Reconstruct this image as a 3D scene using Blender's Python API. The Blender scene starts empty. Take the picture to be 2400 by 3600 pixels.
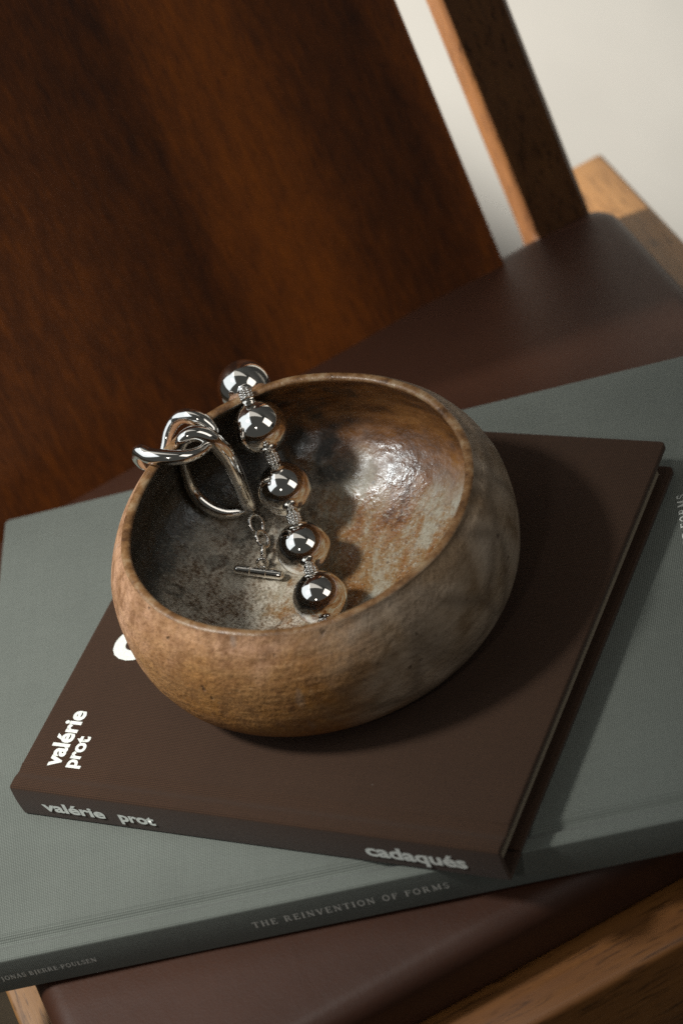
import bpy, bmesh, math, random
from math import sin, cos, pi, radians, sqrt
from mathutils import Vector, Matrix, noise

random.seed(7)
sc = bpy.context.scene
COL = sc.collection

# ------------------------------------------------------------------ camera
cam_d = bpy.data.cameras.new('camera')
cam = bpy.data.objects.new('camera', cam_d)
COL.objects.link(cam)
CAM = Vector((0.68369, -0.56473, 0.85043))
RX = Vector((0.8835, 0.3593, -0.3007)).normalized()
FW = Vector((-0.46384, 0.58075, -0.66902)).normalized()
RX = (RX - FW * RX.dot(FW)).normalized()
UP = RX.cross(FW)
cam.matrix_world = Matrix(((RX.x, UP.x, -FW.x, CAM.x), (RX.y, UP.y, -FW.y, CAM.y), (RX.z, UP.z, -FW.z, CAM.z), (0, 0, 0, 1)))
cam_d.sensor_fit = 'VERTICAL'
cam_d.sensor_height = 36.0
cam_d.lens = 97.38
cam_d.clip_start, cam_d.clip_end = 0.02, 50
cam_d.dof.use_dof = True
cam_d.dof.focus_distance = 1.212
cam_d.dof.aperture_fstop = 6.3
sc.camera = cam

# ------------------------------------------------------------------ world, lamps, exposure
wd = bpy.data.worlds.new('World')
sc.world = wd
wd.use_nodes = True
wd.node_tree.nodes['Background'].inputs[0].default_value = (0.95, 0.96, 0.90, 1)
wd.node_tree.nodes['Background'].inputs[1].default_value = 0.072

BC = Vector((0.116, 0.117, 0.03))


def lamp_dir(az, el):
    return Vector((cos(radians(el)) * cos(radians(az)), cos(radians(el)) * sin(radians(az)), sin(radians(el))))


def area(name, az, el, dist, sx, sy, power, col, shape='RECTANGLE', spread=180):
    ld = bpy.data.lights.new(name, 'AREA')
    ld.shape = shape
    ld.size, ld.size_y = sx, sy
    ld.energy = power
    ld.color = col
    ld.spread = radians(spread)
    o = bpy.data.objects.new(name, ld)
    COL.objects.link(o)
    d = lamp_dir(az, el)
    o.location = BC + d * dist
    o.rotation_euler = d.to_track_quat('Z', 'Y').to_euler()
    return o




def spot(name, loc, aim, power, angle, blend, size, col):
    ld = bpy.data.lights.new(name, 'SPOT')
    ld.energy = power
    ld.spot_size = radians(angle)
    ld.spot_blend = blend
    ld.shadow_soft_size = size
    ld.color = col
    o = bpy.data.objects.new(name, ld)
    COL.objects.link(o)
    o.location = loc
    o.rotation_euler = (Vector(loc) - Vector(aim)).to_track_quat('Z', 'Y').to_euler()
    return o


def uvz(u, v, z):
    """chair directions (u to the right, v to the back) to world"""
    return Vector((0.70711 * (u - v), 0.70711 * (u + v), z))


spot('key_lamp', BC + lamp_dir(214, 58) * 1.5, (-0.03, 0.03, 0.0), 146, 25, 1.0, 0.115, (1.0, 0.97, 0.90))
area('window_lamp', 203, 45, 1.30, 1.30, 1.15, 6.6, (0.86, 0.94, 1.0))
area('ceiling_lamp', 100, 66, 1.60, 1.70, 1.30, 5.0, (1.0, 0.97, 0.90))
area('room_lamp', 286, 44, 1.6, 0.13, 0.13, 2.2, (1.0, 0.95, 0.88), 'DISK')
area('right_lamp', 1, 38, 0.95, 0.40, 0.60, 1.3, (1.0, 0.96, 0.90))
spot('back_fill_spot', uvz(-0.95, 0.56, 0.42), uvz(0.41, 0.36, 0.06), 600, 23, 0.6, 0.06, (1.0, 0.95, 0.86))  # added narrow spot for the wall gap and post side, no second window

vs = sc.view_settings
vs.view_transform = 'Standard'
vs.look = 'None'
vs.exposure = -0.40
vs.gamma = 1.0
sc.cycles.use_denoising = False
sc.cycles.sample_clamp_indirect = 1.2
sc.cycles.sample_clamp_direct = 12
sc.cycles.blur_glossy = 1.0
sc.cycles.caustics_reflective = True
sc.cycles.caustics_refractive = False

# ------------------------------------------------------------------ node helpers


class NT:
    def __init__(self, name):
        self.m = bpy.data.materials.new(name)
        self.m.use_nodes = True
        self.t = self.m.node_tree
        self.b = self.t.nodes['Principled BSDF']
        tc = self.t.nodes.new('ShaderNodeTexCoord')
        self.co = tc.outputs['Object']

    def link(self, a, b):
        self.t.links.new(a, b)

    def n(self, typ, **kw):
        nd = self.t.nodes.new(typ)
        for k, v in kw.items():
            setattr(nd, k, v)
        return nd

    def setin(self, nd, i, v):
        if v is None:
            return
        if hasattr(v, 'is_output') or isinstance(v, bpy.types.NodeSocket):
            self.link(v, nd.inputs[i])
        else:
            nd.inputs[i].default_value = v

    def map(self, scale=(1, 1, 1), rot=(0, 0, 0), loc=(0, 0, 0), src=None):
        nd = self.n('ShaderNodeMapping')
        self.link(src or self.co, nd.inputs[0])
        nd.inputs['Location'].default_value = loc
        nd.inputs['Rotation'].default_value = rot
        nd.inputs['Scale'].default_value = scale
        return nd.outputs[0]

    def noise(self, vec, scale, detail=4, rough=0.55, dist=0.0):
        nd = self.n('ShaderNodeTexNoise')
        self.link(vec, nd.inputs['Vector'])
        nd.inputs['Scale'].default_value = scale
        nd.inputs['Detail'].default_value = detail
        nd.inputs['Roughness'].default_value = rough
        nd.inputs['Distortion'].default_value = dist
        return nd.outputs['Fac']

    def voro(self, vec, scale, feature='F1', rnd=1.0):
        nd = self.n('ShaderNodeTexVoronoi', feature=feature)
        self.link(vec, nd.inputs['Vector'])
        nd.inputs['Scale'].default_value = scale
        nd.inputs['Randomness'].default_value = rnd
        return nd.outputs['Distance']

    def wave(self, vec, scale, axis='X', dist=0.0, dscale=1.0, detail=2):
        nd = self.n('ShaderNodeTexWave', wave_type='BANDS', bands_direction=axis, wave_profile='SIN')
        self.link(vec, nd.inputs['Vector'])
        nd.inputs['Scale'].default_value = scale
        nd.inputs['Distortion'].default_value = dist
        nd.inputs['Detail'].default_value = detail
        nd.inputs['Detail Scale'].default_value = dscale
        return nd.outputs['Fac']

    def ramp(self, fac, stops):
        nd = self.n('ShaderNodeValToRGB')
        self.link(fac, nd.inputs[0])
        e = nd.color_ramp.elements
        while len(e) > 1:
            e.remove(e[-1])
        for i, (p, c) in enumerate(stops):
            if i == 0:
                e[0].position = p
                el = e[0]
            else:
                el = e.new(p)
            if not isinstance(c, (tuple, list)):
                c = (c, c, c)
            el.color = (*c[:3], 1)
        return nd.outputs[0]

    def mix(self, fac, a, b, mode='MIX'):
        nd = self.n('ShaderNodeMix', data_type='RGBA', blend_type=mode)
        self.setin(nd, 0, fac)
        self.setin(nd, 6, a if not isinstance(a, tuple) else (*a[:3], 1))
        self.setin(nd, 7, b if not isinstance(b, tuple) else (*b[:3], 1))
        return nd.outputs[2]

    def math(self, op, a, b=0.0, clamp=False):
        nd = self.n('ShaderNodeMath', operation=op, use_clamp=clamp)
        self.setin(nd, 0, a)
        self.setin(nd, 1, b)
        return nd.outputs[0]

    def sep(self, vec=None):
        nd = self.n('ShaderNodeSeparateXYZ')
        self.link(vec or self.co, nd.inputs[0])
        return nd.outputs

    def bump(self, h, strength=0.3, dist=0.001, prev=None):
        nd = self.n('ShaderNodeBump')
        self.link(h, nd.inputs['Height'])
        nd.inputs['Strength'].default_value = strength
        nd.inputs['Distance'].default_value = dist
        if prev is not None:
            self.link(prev, nd.inputs['Normal'])
        return nd.outputs[0]

    def done(self, col=None, rough=0.5, metal=0.0, spec=0.5, normal=None, coat=0.0, coat_rough=0.1, sheen=0.0):
        b = self.b
        if col is not None:
            self.setin(b, 'Base Color', (*col[:3], 1) if isinstance(col, tuple) else col)
        self.setin(b, 'Roughness', rough)
        self.setin(b, 'Metallic', metal)
        self.setin(b, 'Specular IOR Level', spec)
        self.setin(b, 'Coat Weight', coat)
        self.setin(b, 'Coat Roughness', coat_rough)
        self.setin(b, 'Sheen Weight', sheen)
        if normal is not None:
            self.link(normal, b.inputs['Normal'])
        return self.m


# ------------------------------------------------------------------ materials
def make_wood(name, dark, mid, light, axis, rough=0.38, coat=0.0, seed=0.0, bands=1.0, skew=0.0):
    """axis: grain direction 0=x 1=y 2=z"""
    w = NT(name)
    st = [1.0, 1.0, 1.0]
    st[axis] = 0.045
    rot = (0, skew, 0)
    base = w.map((1, 1, 1), rot, (seed, seed * 0.7, seed * 1.3))
    v1 = w.map(tuple(st), src=base)
    st2 = [1.0, 1.0, 1.0]
    st2[axis] = 0.12
    v2 = w.map(tuple(st2), src=base)
    broad = w.noise(v1, 11 * bands, 3, 0.55, 0.35)
    fine = w.noise(v1, 160, 5, 0.65, 0.3)
    pores = w.noise(v2, 420, 3, 0.7)
    fleck = w.noise(v2, 190, 2, 0.5)
    blot = w.noise(base, 26, 4, 0.6)
    f = w.math('ADD', w.math('MULTIPLY', broad, 0.66), w.math('ADD', w.math('MULTIPLY', fine, 0.22), w.math('MULTIPLY', blot, 0.16)))
    col = w.ramp(f, [(0.36, dark), (0.50, mid), (0.66, light)])
    col = w.mix(w.ramp(pores, [(0.33, 0.75), (0.47, 0.0)]), col, tuple(c * 0.35 for c in dark))
    col = w.mix(w.ramp(fleck, [(0.28, 0.35), (0.38, 0.0)]), col, tuple(c * 0.5 for c in dark))
    rg = w.ramp(fine, [(0.3, rough + 0.08), (0.7, rough - 0.06)])
    nb = w.bump(pores, 0.25, 0.0003, w.bump(fine, 0.2, 0.0004))
    return w.done(col, rg, normal=nb, coat=coat, coat_rough=0.22)


def make_cloth(name, c_warp, c_weft, period, lift=0.5, rough=0.92, slub=0.16):
    w = NT(name)
    k = 2 * pi / period / 20.0
    vx = w.wave(w.map((1, 1, 1)), k * pi / pi, 'X', 0.6, 90.0, 1)
    vy = w.wave(w.map((1, 1, 1)), k * pi / pi, 'Y', 0.6, 90.0, 1)
    vz = w.wave(w.map((1, 1, 1)), k * pi / pi, 'Z', 0.6, 90.0, 1)
    tcn = w.n('ShaderNodeTexCoord')
    nx_, ny_, nz_ = w.sep(tcn.outputs['Normal'])[:3]
    flat = w.ramp(w.math('ABSOLUTE', nz_), [(0.45, 0.0), (0.55, 1.0)])
    second = w.mix(flat, vz, vy)
    weave = w.math('POWER', w.math('MULTIPLY', vx, second), 0.5)
    tx = w.noise(w.map((1.0, 0.03, 0.03)), 900, 2, 0.6)
    ty = w.noise(w.map((0.03, 1.0, 1.0)), 900, 2, 0.6)
    big = w.noise(w.co, 18, 4, 0.6)
    fuzz = w.noise(w.co, 1500, 2, 0.7)
    thr = w.math('ADD', w.math('MULTIPLY', tx, 0.5), w.math('MULTIPLY', ty, 0.5))
    f = w.math('ADD', w.math('MULTIPLY', weave, 0.62), w.math('ADD', w.math('MULTIPLY', thr, slub), w.math('MULTIPLY', fuzz, 0.22)))
    col = w.ramp(f, [(0.22, c_warp), (0.72, c_weft)])
    col = w.mix(w.ramp(big, [(0.35, 0.0), (0.7, 0.18)]), col, tuple(c * 0.75 for c in c_warp))
    lint = w.ramp(w.voro(w.co, 95), [(0.0, 1.0), (0.035, 0.0)])
    pick = w.ramp(w.noise(w.co, 70, 1), [(0.62, 0.0), (0.68, 1.0)])
    col = w.mix(w.math('MULTIPLY', w.math('MULTIPLY', lint, pick), 0.5), col, (0.45, 0.42, 0.38))
    nb = w.bump(w.math('ADD', w.math('MULTIPLY', weave, lift), w.math('MULTIPLY', thr, 0.6)), 0.55, 0.00022)
    return w.done(col, rough, normal=nb, spec=0.25, sheen=0.12)


def make_plain(name, col, rough=0.6, metal=0.0, spec=0.5, nscale=60, namp=0.12, bump=0.1):
    w = NT(name)
    f = w.noise(w.co, nscale, 4, 0.6)
    c = w.mix(w.ramp(f, [(0.3, 0.0), (0.7, 1.0)]), tuple(x * (1 - namp) for x in col), tuple(min(1, x * (1 + namp)) for x in col))
    return w.done(c, rough, metal, spec, w.bump(f, bump, 0.0005))


M = {}
# dark stained back, posts; lighter seat frame
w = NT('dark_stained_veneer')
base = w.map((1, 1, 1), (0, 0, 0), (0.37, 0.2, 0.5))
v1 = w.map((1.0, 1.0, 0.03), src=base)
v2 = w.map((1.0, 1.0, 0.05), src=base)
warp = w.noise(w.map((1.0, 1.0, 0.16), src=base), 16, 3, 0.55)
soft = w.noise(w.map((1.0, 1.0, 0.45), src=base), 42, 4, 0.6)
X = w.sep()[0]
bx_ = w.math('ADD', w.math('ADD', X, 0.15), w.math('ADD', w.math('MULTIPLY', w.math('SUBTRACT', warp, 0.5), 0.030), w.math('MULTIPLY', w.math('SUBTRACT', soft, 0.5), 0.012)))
# paler and darker bands across the panel's 0.30 m width
band_tone = w.ramp(w.math('MULTIPLY', bx_, 1 / 0.30), [(0.0, 0.46), (0.14, 0.52), (0.30, 0.48), (0.42, 0.36), (0.535, 0.28), (0.575, 0.58), (0.66, 0.80), (0.73, 0.76), (0.775, 0.50), (0.86, 0.34), (0.93, 0.28), (0.955, 0.50), (1.0, 0.60)])
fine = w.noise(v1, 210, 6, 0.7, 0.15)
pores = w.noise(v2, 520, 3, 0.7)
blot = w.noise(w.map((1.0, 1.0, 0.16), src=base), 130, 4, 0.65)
f = w.math('ADD', w.math('MULTIPLY', band_tone, 0.62), w.math('ADD', w.math('MULTIPLY', w.math('SUBTRACT', fine, 0.5), 0.62), w.math('MULTIPLY', w.math('SUBTRACT', blot, 0.5), 0.10)))
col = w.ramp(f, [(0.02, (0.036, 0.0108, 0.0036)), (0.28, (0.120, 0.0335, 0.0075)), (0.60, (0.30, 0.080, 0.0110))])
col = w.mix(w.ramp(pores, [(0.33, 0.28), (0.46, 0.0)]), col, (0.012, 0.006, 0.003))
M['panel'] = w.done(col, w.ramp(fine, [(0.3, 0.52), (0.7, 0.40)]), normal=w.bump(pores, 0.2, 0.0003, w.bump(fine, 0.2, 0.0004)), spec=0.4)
M['post'] = make_wood('dark_stained_wood', (0.034, 0.0105, 0.0032), (0.072, 0.0260, 0.0078), (0.13, 0.056, 0.019), 2, 0.36, 0.25, 1.9)
M['rail_x'] = make_wood('oiled_wood_across', (0.135, 0.052, 0.014), (0.225, 0.095, 0.026), (0.32, 0.152, 0.048), 0, 0.40, 0.1, 4.1)
M['rail_y'] = make_wood('oiled_wood_along', (0.145, 0.064, 0.021), (0.225, 0.110, 0.038), (0.31, 0.165, 0.062), 1, 0.40, 0.1, 2.7)

w = NT('brown_leather')
cell = w.voro(w.co, 900)
g1 = w.noise(w.co, 480, 4, 0.6)
g2 = w.noise(w.co, 9, 4, 0.6)
col = w.ramp(w.math('ADD', w.math('MULTIPLY', g2, 0.7), w.math('MULTIPLY', g1, 0.3)), [(0.3, (0.033, 0.0118, 0.0060)), (0.7, (0.056, 0.0215, 0.0115))])
crs = w.noise(w.map((1.0, 0.35, 1.0), (0, 0, 0.5)), 60, 4, 0.6, 1.2)
nb = w.bump(g2, 0.25, 0.003, w.bump(crs, 0.14, 0.0012, w.bump(w.math('ADD', cell, g1), 0.16, 0.0002)))
M['leather'] = w.done(col, w.ramp(g1, [(0.3, 0.52), (0.7, 0.42)]), normal=nb, spec=0.3, coat=0.22, coat_rough=0.36)

M['grey_cloth'] = make_cloth('grey_book_cloth', (0.076, 0.086, 0.077), (0.212, 0.234, 0.211), 0.00085, 0.5)
M['brown_cloth'] = make_cloth('brown_book_cloth', (0.0195, 0.0090, 0.0046), (0.072, 0.0360, 0.0190), 0.00085, 0.5)

w = NT('page_edges')
f = w.wave(w.map(), 700, 'Z', 1.5, 4, 2)
col = w.mix(f, (0.19, 0.155, 0.11), (0.38, 0.325, 0.245))
M['pages'] = w.done(col, 0.85, normal=w.bump(f, 0.4, 0.0003), spec=0.2)

w = NT('white_foil_print')
f = w.noise(w.co, 1400, 2, 0.6)
M['print'] = w.done(w.ramp(f, [(0.3, (0.64, 0.68, 0.65)), (0.6, (0.82, 0.86, 0.82))]), 0.6, spec=0.3, normal=w.bump(f, 0.3, 0.0002))
w = NT('grey_foil_print')
f = w.noise(w.co, 1400, 2, 0.6)
M['print_grey'] = w.done(w.ramp(f, [(0.3, (0.62, 0.64, 0.60)), (0.6, (0.82, 0.84, 0.79))]), 0.6, spec=0.3)

M['wall'] = make_plain('off_white_plaster', (0.170, 0.168, 0.160), 0.9, 0, 0.2, 5, 0.06, 0.08)
M['floor'] = make_wood('floor_boards', (0.12, 0.085, 0.045), (0.17, 0.12, 0.07), (0.22, 0.16, 0.095), 0, 0.5, 0, 8.0)

w = NT('polished_silver')
f = w.noise(w.co, 140, 4, 0.65)
sm = w.noise(w.map((1, 1, 1), (0.4, 0.2, 0.1)), 700, 3, 0.7)
lowf = w.noise(w.co, 55, 2, 0.5)
rr_ = w.math('ADD', w.ramp(f, [(0.40, 0.025), (0.66, 0.085)]), w.ramp(sm, [(0.58, 0.0), (0.72, 0.06)]))
M['silver'] = w.done((0.90, 0.87, 0.82), rr_, 1.0, normal=w.bump(lowf, 0.04, 0.002))

# stoneware, outside
w = NT('stoneware_outside')
X, Y, Z = w.sep()[:3]
ang = w.n('ShaderNodeMath', operation='ARCTAN2')
w.link(Y, ang.inputs[0])
w.link(X, ang.inputs[1])
big = w.noise(w.co, 16, 5, 0.6, 0.6)
med = w.noise(w.co, 60, 4, 0.6)
fine = w.noise(w.co, 330, 4, 0.65)
thro = w.noise(w.map((0.25, 0.25, 3.2)), 70, 3, 0.6)
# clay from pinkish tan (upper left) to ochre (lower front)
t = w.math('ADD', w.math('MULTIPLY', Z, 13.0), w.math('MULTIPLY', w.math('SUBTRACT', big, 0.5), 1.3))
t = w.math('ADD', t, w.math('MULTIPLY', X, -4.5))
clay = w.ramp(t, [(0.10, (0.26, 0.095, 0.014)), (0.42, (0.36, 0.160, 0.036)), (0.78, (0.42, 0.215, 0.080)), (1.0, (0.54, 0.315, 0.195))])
dash = w.noise(w.map((1.0, 1.0, 0.45)), 150, 4, 0.7)
grit = w.noise(w.co, 520, 3, 0.75)
clay = w.mix(w.ramp(med, [(0.42, 0.0), (0.66, 0.5)]), clay, (0.215, 0.092, 0.030))
clay = w.mix(w.ramp(dash, [(0.46, 0.0), (0.64, 0.7)]), clay, (0.185, 0.080, 0.027))
clay = w.mix(w.ramp(grit, [(0.50, 0.0), (0.66, 0.55)]), clay, (0.15, 0.068, 0.026))
clay = w.mix(w.ramp(grit, [(0.30, 0.5), (0.44, 0.0)]), clay, (0.50, 0.31, 0.15))
clay = w.mix(w.ramp(thro, [(0.44, 0.0), (0.72, 0.25)]), clay, (0.46, 0.27, 0.12))
# ash-grey glaze patches on the far right side
side = w.math('ADD', w.math('ADD', w.math('MULTIPLY', X, 11.0), w.math('MULTIPLY', Y, 3.0)), w.math('MULTIPLY', w.math('SUBTRACT', big, 0.5), 1.1))
glz = w.ramp(side, [(0.18, 0.0), (0.52, 1.0)])
pt = w.noise(w.co, 34, 3, 0.5, 0.4)
gcol = w.ramp(pt, [(0.36, (0.19, 0.125, 0.070)), (0.47, (0.31, 0.232, 0.160)), (0.62, (0.37, 0.295, 0.222))])
vein = w.ramp(w.voro(w.map((1, 1, 1), (0, 0, 0), (0.3, 0.1, 0.0)), 30, 'DISTANCE_TO_EDGE'), [(0.02, 0.75), (0.14, 0.0)])
gcol = w.mix(w.math('MULTIPLY', vein, 0.7), gcol, (0.10, 0.068, 0.042))
col = w.mix(glz, clay, gcol)
wn_ = w.n('ShaderNodeTexNoise')
w.link(w.co, wn_.inputs['Vector'])
wn_.inputs['Scale'].default_value = 300
wv_ = w.n('ShaderNodeVectorMath', operation='MULTIPLY_ADD')
w.link(wn_.outputs['Color'], wv_.inputs[0])
wv_.inputs[1].default_value = (0.005, 0.005, 0.005)
w.link(w.co, wv_.inputs[2])
wob_ = wv_.outputs[0]
# iron specks, pits, slip drips
sp = w.ramp(w.voro(wob_, 135), [(0.07, 0.75), (0.19, 0.0)])
spk = w.math('MULTIPLY', sp, w.ramp(w.noise(w.co, 75, 2), [(0.53, 0.0), (0.60, 1.0)]))
col = w.mix(spk, col, (0.085, 0.048, 0.026))
sp2 = w.ramp(w.voro(w.map((1, 1, 1), (0, 0, 0), (2, 3, 1)), 420), [(0.10, 0.6), (0.26, 0.0)])
col = w.mix(w.math('MULTIPLY', sp2, 0.55), col, (0.10, 0.058, 0.03))
lt = w.ramp(w.voro(w.map((1, 1, 1), (0, 0, 0), (7, 1, 4)), 90), [(0.03, 0.8), (0.07, 0.0)])
ltm = w.math('MULTIPLY', lt, w.ramp(w.noise(w.co, 41, 2), [(0.58, 0.0), (0.63, 1.0)]))
col = w.mix(ltm, col, (0.5, 0.40, 0.29))
drip = w.ramp(w.noise(w.map((1, 1, 0.4), (0, 0, 0), (0.03, 0.05, 0.0)), 48, 2, 0.4), [(0.665, 0.0), (0.72, 0.7)])
col = w.mix(w.math('MULTIPLY', drip, w.math('SUBTRACT', 1.0, glz)), col, (0.27, 0.245, 0.22))
rg = w.ramp(glz, [(0.0, 0.62), (1.0, 0.50)])
h = w.math('ADD', w.math('MULTIPLY', thro, 0.5), w.math('ADD', w.math('MULTIPLY', fine, 0.8), w.math('MULTIPLY', spk, -0.8)))
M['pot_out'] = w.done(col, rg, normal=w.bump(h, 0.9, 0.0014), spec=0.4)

# stoneware, inside: glossy ash glaze over iron brown
w = NT('stoneware_inside')
X, Y, Z = w.sep()[:3]
wv = w.n('ShaderNodeVectorMath', operation='ADD')
wn = w.n('ShaderNodeTexNoise')
w.link(w.co, wn.inputs['Vector'])
wn.inputs['Scale'].default_value = 38
wn.inputs['Detail'].default_value = 3
wsub = w.n('ShaderNodeVectorMath', operation='SUBTRACT')
w.link(wn.outputs['Color'], wsub.inputs[0])
wsub.inputs[1].default_value = (0.5, 0.5, 0.5)
wsc = w.n('ShaderNodeVectorMath', operation='SCALE')
w.link(wsub.outputs[0], wsc.inputs[0])
wsc.inputs['Scale'].default_value = 0.02
w.link(w.co, wv.inputs[0])
w.link(wsc.outputs[0], wv.inputs[1])
wc = wv.outputs[0]
streak = w.noise(w.map((3.0, 0.75, 1.0), (0, 0, radians(30)), (0.2, 0, 0), src=wc), 22, 4, 0.6, 0.2)
big = w.noise(wc, 15, 4, 0.6)
fine = w.noise(w.co, 420, 3, 0.7)
fine2 = w.noise(w.co, 900, 2, 0.7)
mid = w.noise(w.co, 120, 4, 0.65)
f = w.math('ADD', w.math('MULTIPLY', streak, 0.75), w.math('ADD', w.math('MULTIPLY', mid, 0.22), w.math('MULTIPLY', fine, 0.14)))
flo = w.ramp(f, [(0.40, (0.10, 0.038, 0.011)), (0.48, (0.225, 0.098, 0.027)), (0.55, (0.245, 0.148, 0.064)), (0.61, (0.30, 0.26, 0.185)), (0.73, (0.39, 0.385, 0.32))])
# rust brown wall above the pooled ash
hz = w.math('ADD', w.math('MULTIPLY', Z, 20.0), w.math('MULTIPLY', w.math('SUBTRACT', big, 0.5), 0.9))
wl = w.ramp(hz, [(0.44, 0.0), (0.64, 1.0)])
wcol = w.ramp(w.noise(w.map((1, 1, 2.6)), 45, 4, 0.65), [(0.35, (0.075, 0.032, 0.011)), (0.52, (0.185, 0.078, 0.022)), (0.70, (0.29, 0.135, 0.042))])
col = w.mix(wl, flo, wcol)
# dark olive glaze on the left side, with the wall's shadow painted into it
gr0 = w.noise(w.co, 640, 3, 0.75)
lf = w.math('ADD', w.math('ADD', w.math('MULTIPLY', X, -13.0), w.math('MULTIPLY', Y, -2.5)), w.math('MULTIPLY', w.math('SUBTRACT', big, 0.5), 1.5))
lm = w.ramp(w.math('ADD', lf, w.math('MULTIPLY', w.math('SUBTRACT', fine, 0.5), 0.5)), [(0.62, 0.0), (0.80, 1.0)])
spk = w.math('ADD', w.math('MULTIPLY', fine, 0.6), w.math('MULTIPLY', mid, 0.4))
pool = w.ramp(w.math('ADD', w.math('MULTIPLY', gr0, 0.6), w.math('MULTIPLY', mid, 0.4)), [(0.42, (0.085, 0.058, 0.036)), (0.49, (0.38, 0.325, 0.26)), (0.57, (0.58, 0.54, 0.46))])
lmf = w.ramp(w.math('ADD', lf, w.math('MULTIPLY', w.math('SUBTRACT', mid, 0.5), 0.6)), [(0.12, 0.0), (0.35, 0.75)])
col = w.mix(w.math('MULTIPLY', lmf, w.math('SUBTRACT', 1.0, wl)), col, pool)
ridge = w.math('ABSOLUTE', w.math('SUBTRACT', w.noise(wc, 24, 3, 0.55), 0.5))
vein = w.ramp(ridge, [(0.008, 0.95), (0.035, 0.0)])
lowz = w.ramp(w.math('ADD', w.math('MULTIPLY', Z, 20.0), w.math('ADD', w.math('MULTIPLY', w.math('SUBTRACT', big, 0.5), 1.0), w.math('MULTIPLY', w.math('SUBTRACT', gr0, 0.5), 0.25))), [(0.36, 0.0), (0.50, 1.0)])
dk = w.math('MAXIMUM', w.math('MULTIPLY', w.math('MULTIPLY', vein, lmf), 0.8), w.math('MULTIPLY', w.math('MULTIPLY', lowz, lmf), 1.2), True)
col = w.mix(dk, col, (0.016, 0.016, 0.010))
# specks
sp = w.ramp(w.voro(w.co, 130), [(0.06, 0.8), (0.14, 0.0)])
spm = w.math('MULTIPLY', sp, w.ramp(w.noise(w.co, 60, 2), [(0.53, 0.0), (0.6, 1.0)]))
col = w.mix(spm, col, (0.05, 0.03, 0.02))
gr = w.noise(w.co, 620, 3, 0.75)
grm = w.math('MULTIPLY', w.ramp(gr, [(0.52, 0.0), (0.60, 0.75)]), w.ramp(streak, [(0.35, 1.0), (0.62, 0.35)]))
col = w.mix(w.math('MULTIPLY', grm, w.math('SUBTRACT', 1.0, w.math('MULTIPLY', wl, 0.6))), col, (0.085, 0.038, 0.014))
gl = w.ramp(w.noise(w.map((1, 1, 1), (0, 0, 0), (3, 5, 1)), 560, 3, 0.75), [(0.57, 0.0), (0.64, 0.55)])
col = w.mix(w.math('MULTIPLY', gl, w.math('SUBTRACT', 1.0, wl)), col, (0.42, 0.40, 0.33))
h = w.math('ADD', w.math('MULTIPLY', mid, 0.8), w.math('ADD', w.math('MULTIPLY', fine, 0.35), w.math('MULTIPLY', w.noise(w.map((1, 1, 3)), 55, 2), 0.8)))
rg = w.ramp(w.math('ADD', w.math('MULTIPLY', mid, 0.6), w.math('MULTIPLY', streak, 0.4)), [(0.42, 0.22), (0.58, 0.52)])
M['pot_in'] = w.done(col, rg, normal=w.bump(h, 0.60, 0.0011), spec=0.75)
w.b.inputs['Specular Tint'].default_value = (0.84, 0.93, 1.0, 1)  # blue of the window sky put into the glaze's sheen as a tint

w = NT('stoneware_rim')
mid = w.noise(w.map((1, 1, 1)), 130, 4, 0.65)
fine = w.noise(w.co, 600, 3, 0.6)
col = w.ramp(mid, [(0.32, (0.085, 0.040, 0.016)), (0.5, (0.22, 0.115, 0.048)), (0.68, (0.34, 0.24, 0.14))])
M['pot_rim'] = w.done(col, w.ramp(fine, [(0.3, 0.25), (0.7, 0.45)]), normal=w.bump(w.math('ADD', mid, fine), 0.4, 0.0006), spec=0.5)

# ------------------------------------------------------------------ mesh helpers


def link_mesh(name, me, mats, parent=None, smooth=True):
    if not isinstance(mats, (list, tuple)):
        mats = [mats]
    for m in mats:
        me.materials.append(m)
    if smooth:
        for p in me.polygons:
            p.use_smooth = True
    o = bpy.data.objects.new(name, me)
    COL.objects.link(o)
    if parent:
        o.parent = parent
    return o


def obj(name, bm, mats, parent=None, smooth=True, auto=None):
    bmesh.ops.recalc_face_normals(bm, faces=bm.faces)
    me = bpy.data.meshes.new(name)
    if auto is not None:
        for e in bm.edges:
            if len(e.link_faces) == 2 and e.calc_face_angle(0) > radians(auto):
                e.smooth = False
    bm.to_mesh(me)
    bm.free()
    return link_mesh(name, me, mats, parent, smooth)


def thing(name, label, cat, loc=(0, 0, 0), rz=0.0, group=None):
    o = bpy.data.objects.new(name, None)
    o.empty_display_size = 0.02
    COL.objects.link(o)
    o.location = loc
    o.rotation_euler = (0, 0, rz)
    o['label'] = label
    o['category'] = cat
    if group:
        o['group'] = group
    return o


def box_bm(x0, x1, y0, y1, z0, z1, bev=0.0, seg=3):
    bm = bmesh.new()
    bmesh.ops.create_cube(bm, size=1)
    for v in bm.verts:
        v.co = Vector((x0 if v.co.x < 0 else x1, y0 if v.co.y < 0 else y1, z0 if v.co.z < 0 else z1))
    if bev:
        bmesh.ops.bevel(bm, geom=bm.edges[:], offset=bev, segments=seg, profile=0.5, affect='EDGES', clamp_overlap=True)
    return bm


def bridge(bm, a, b):
    n = len(a)
    for i in range(n):
        j = (i + 1) % n
        bm.faces.new((a[i], a[j], b[j], b[i]))


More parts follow.
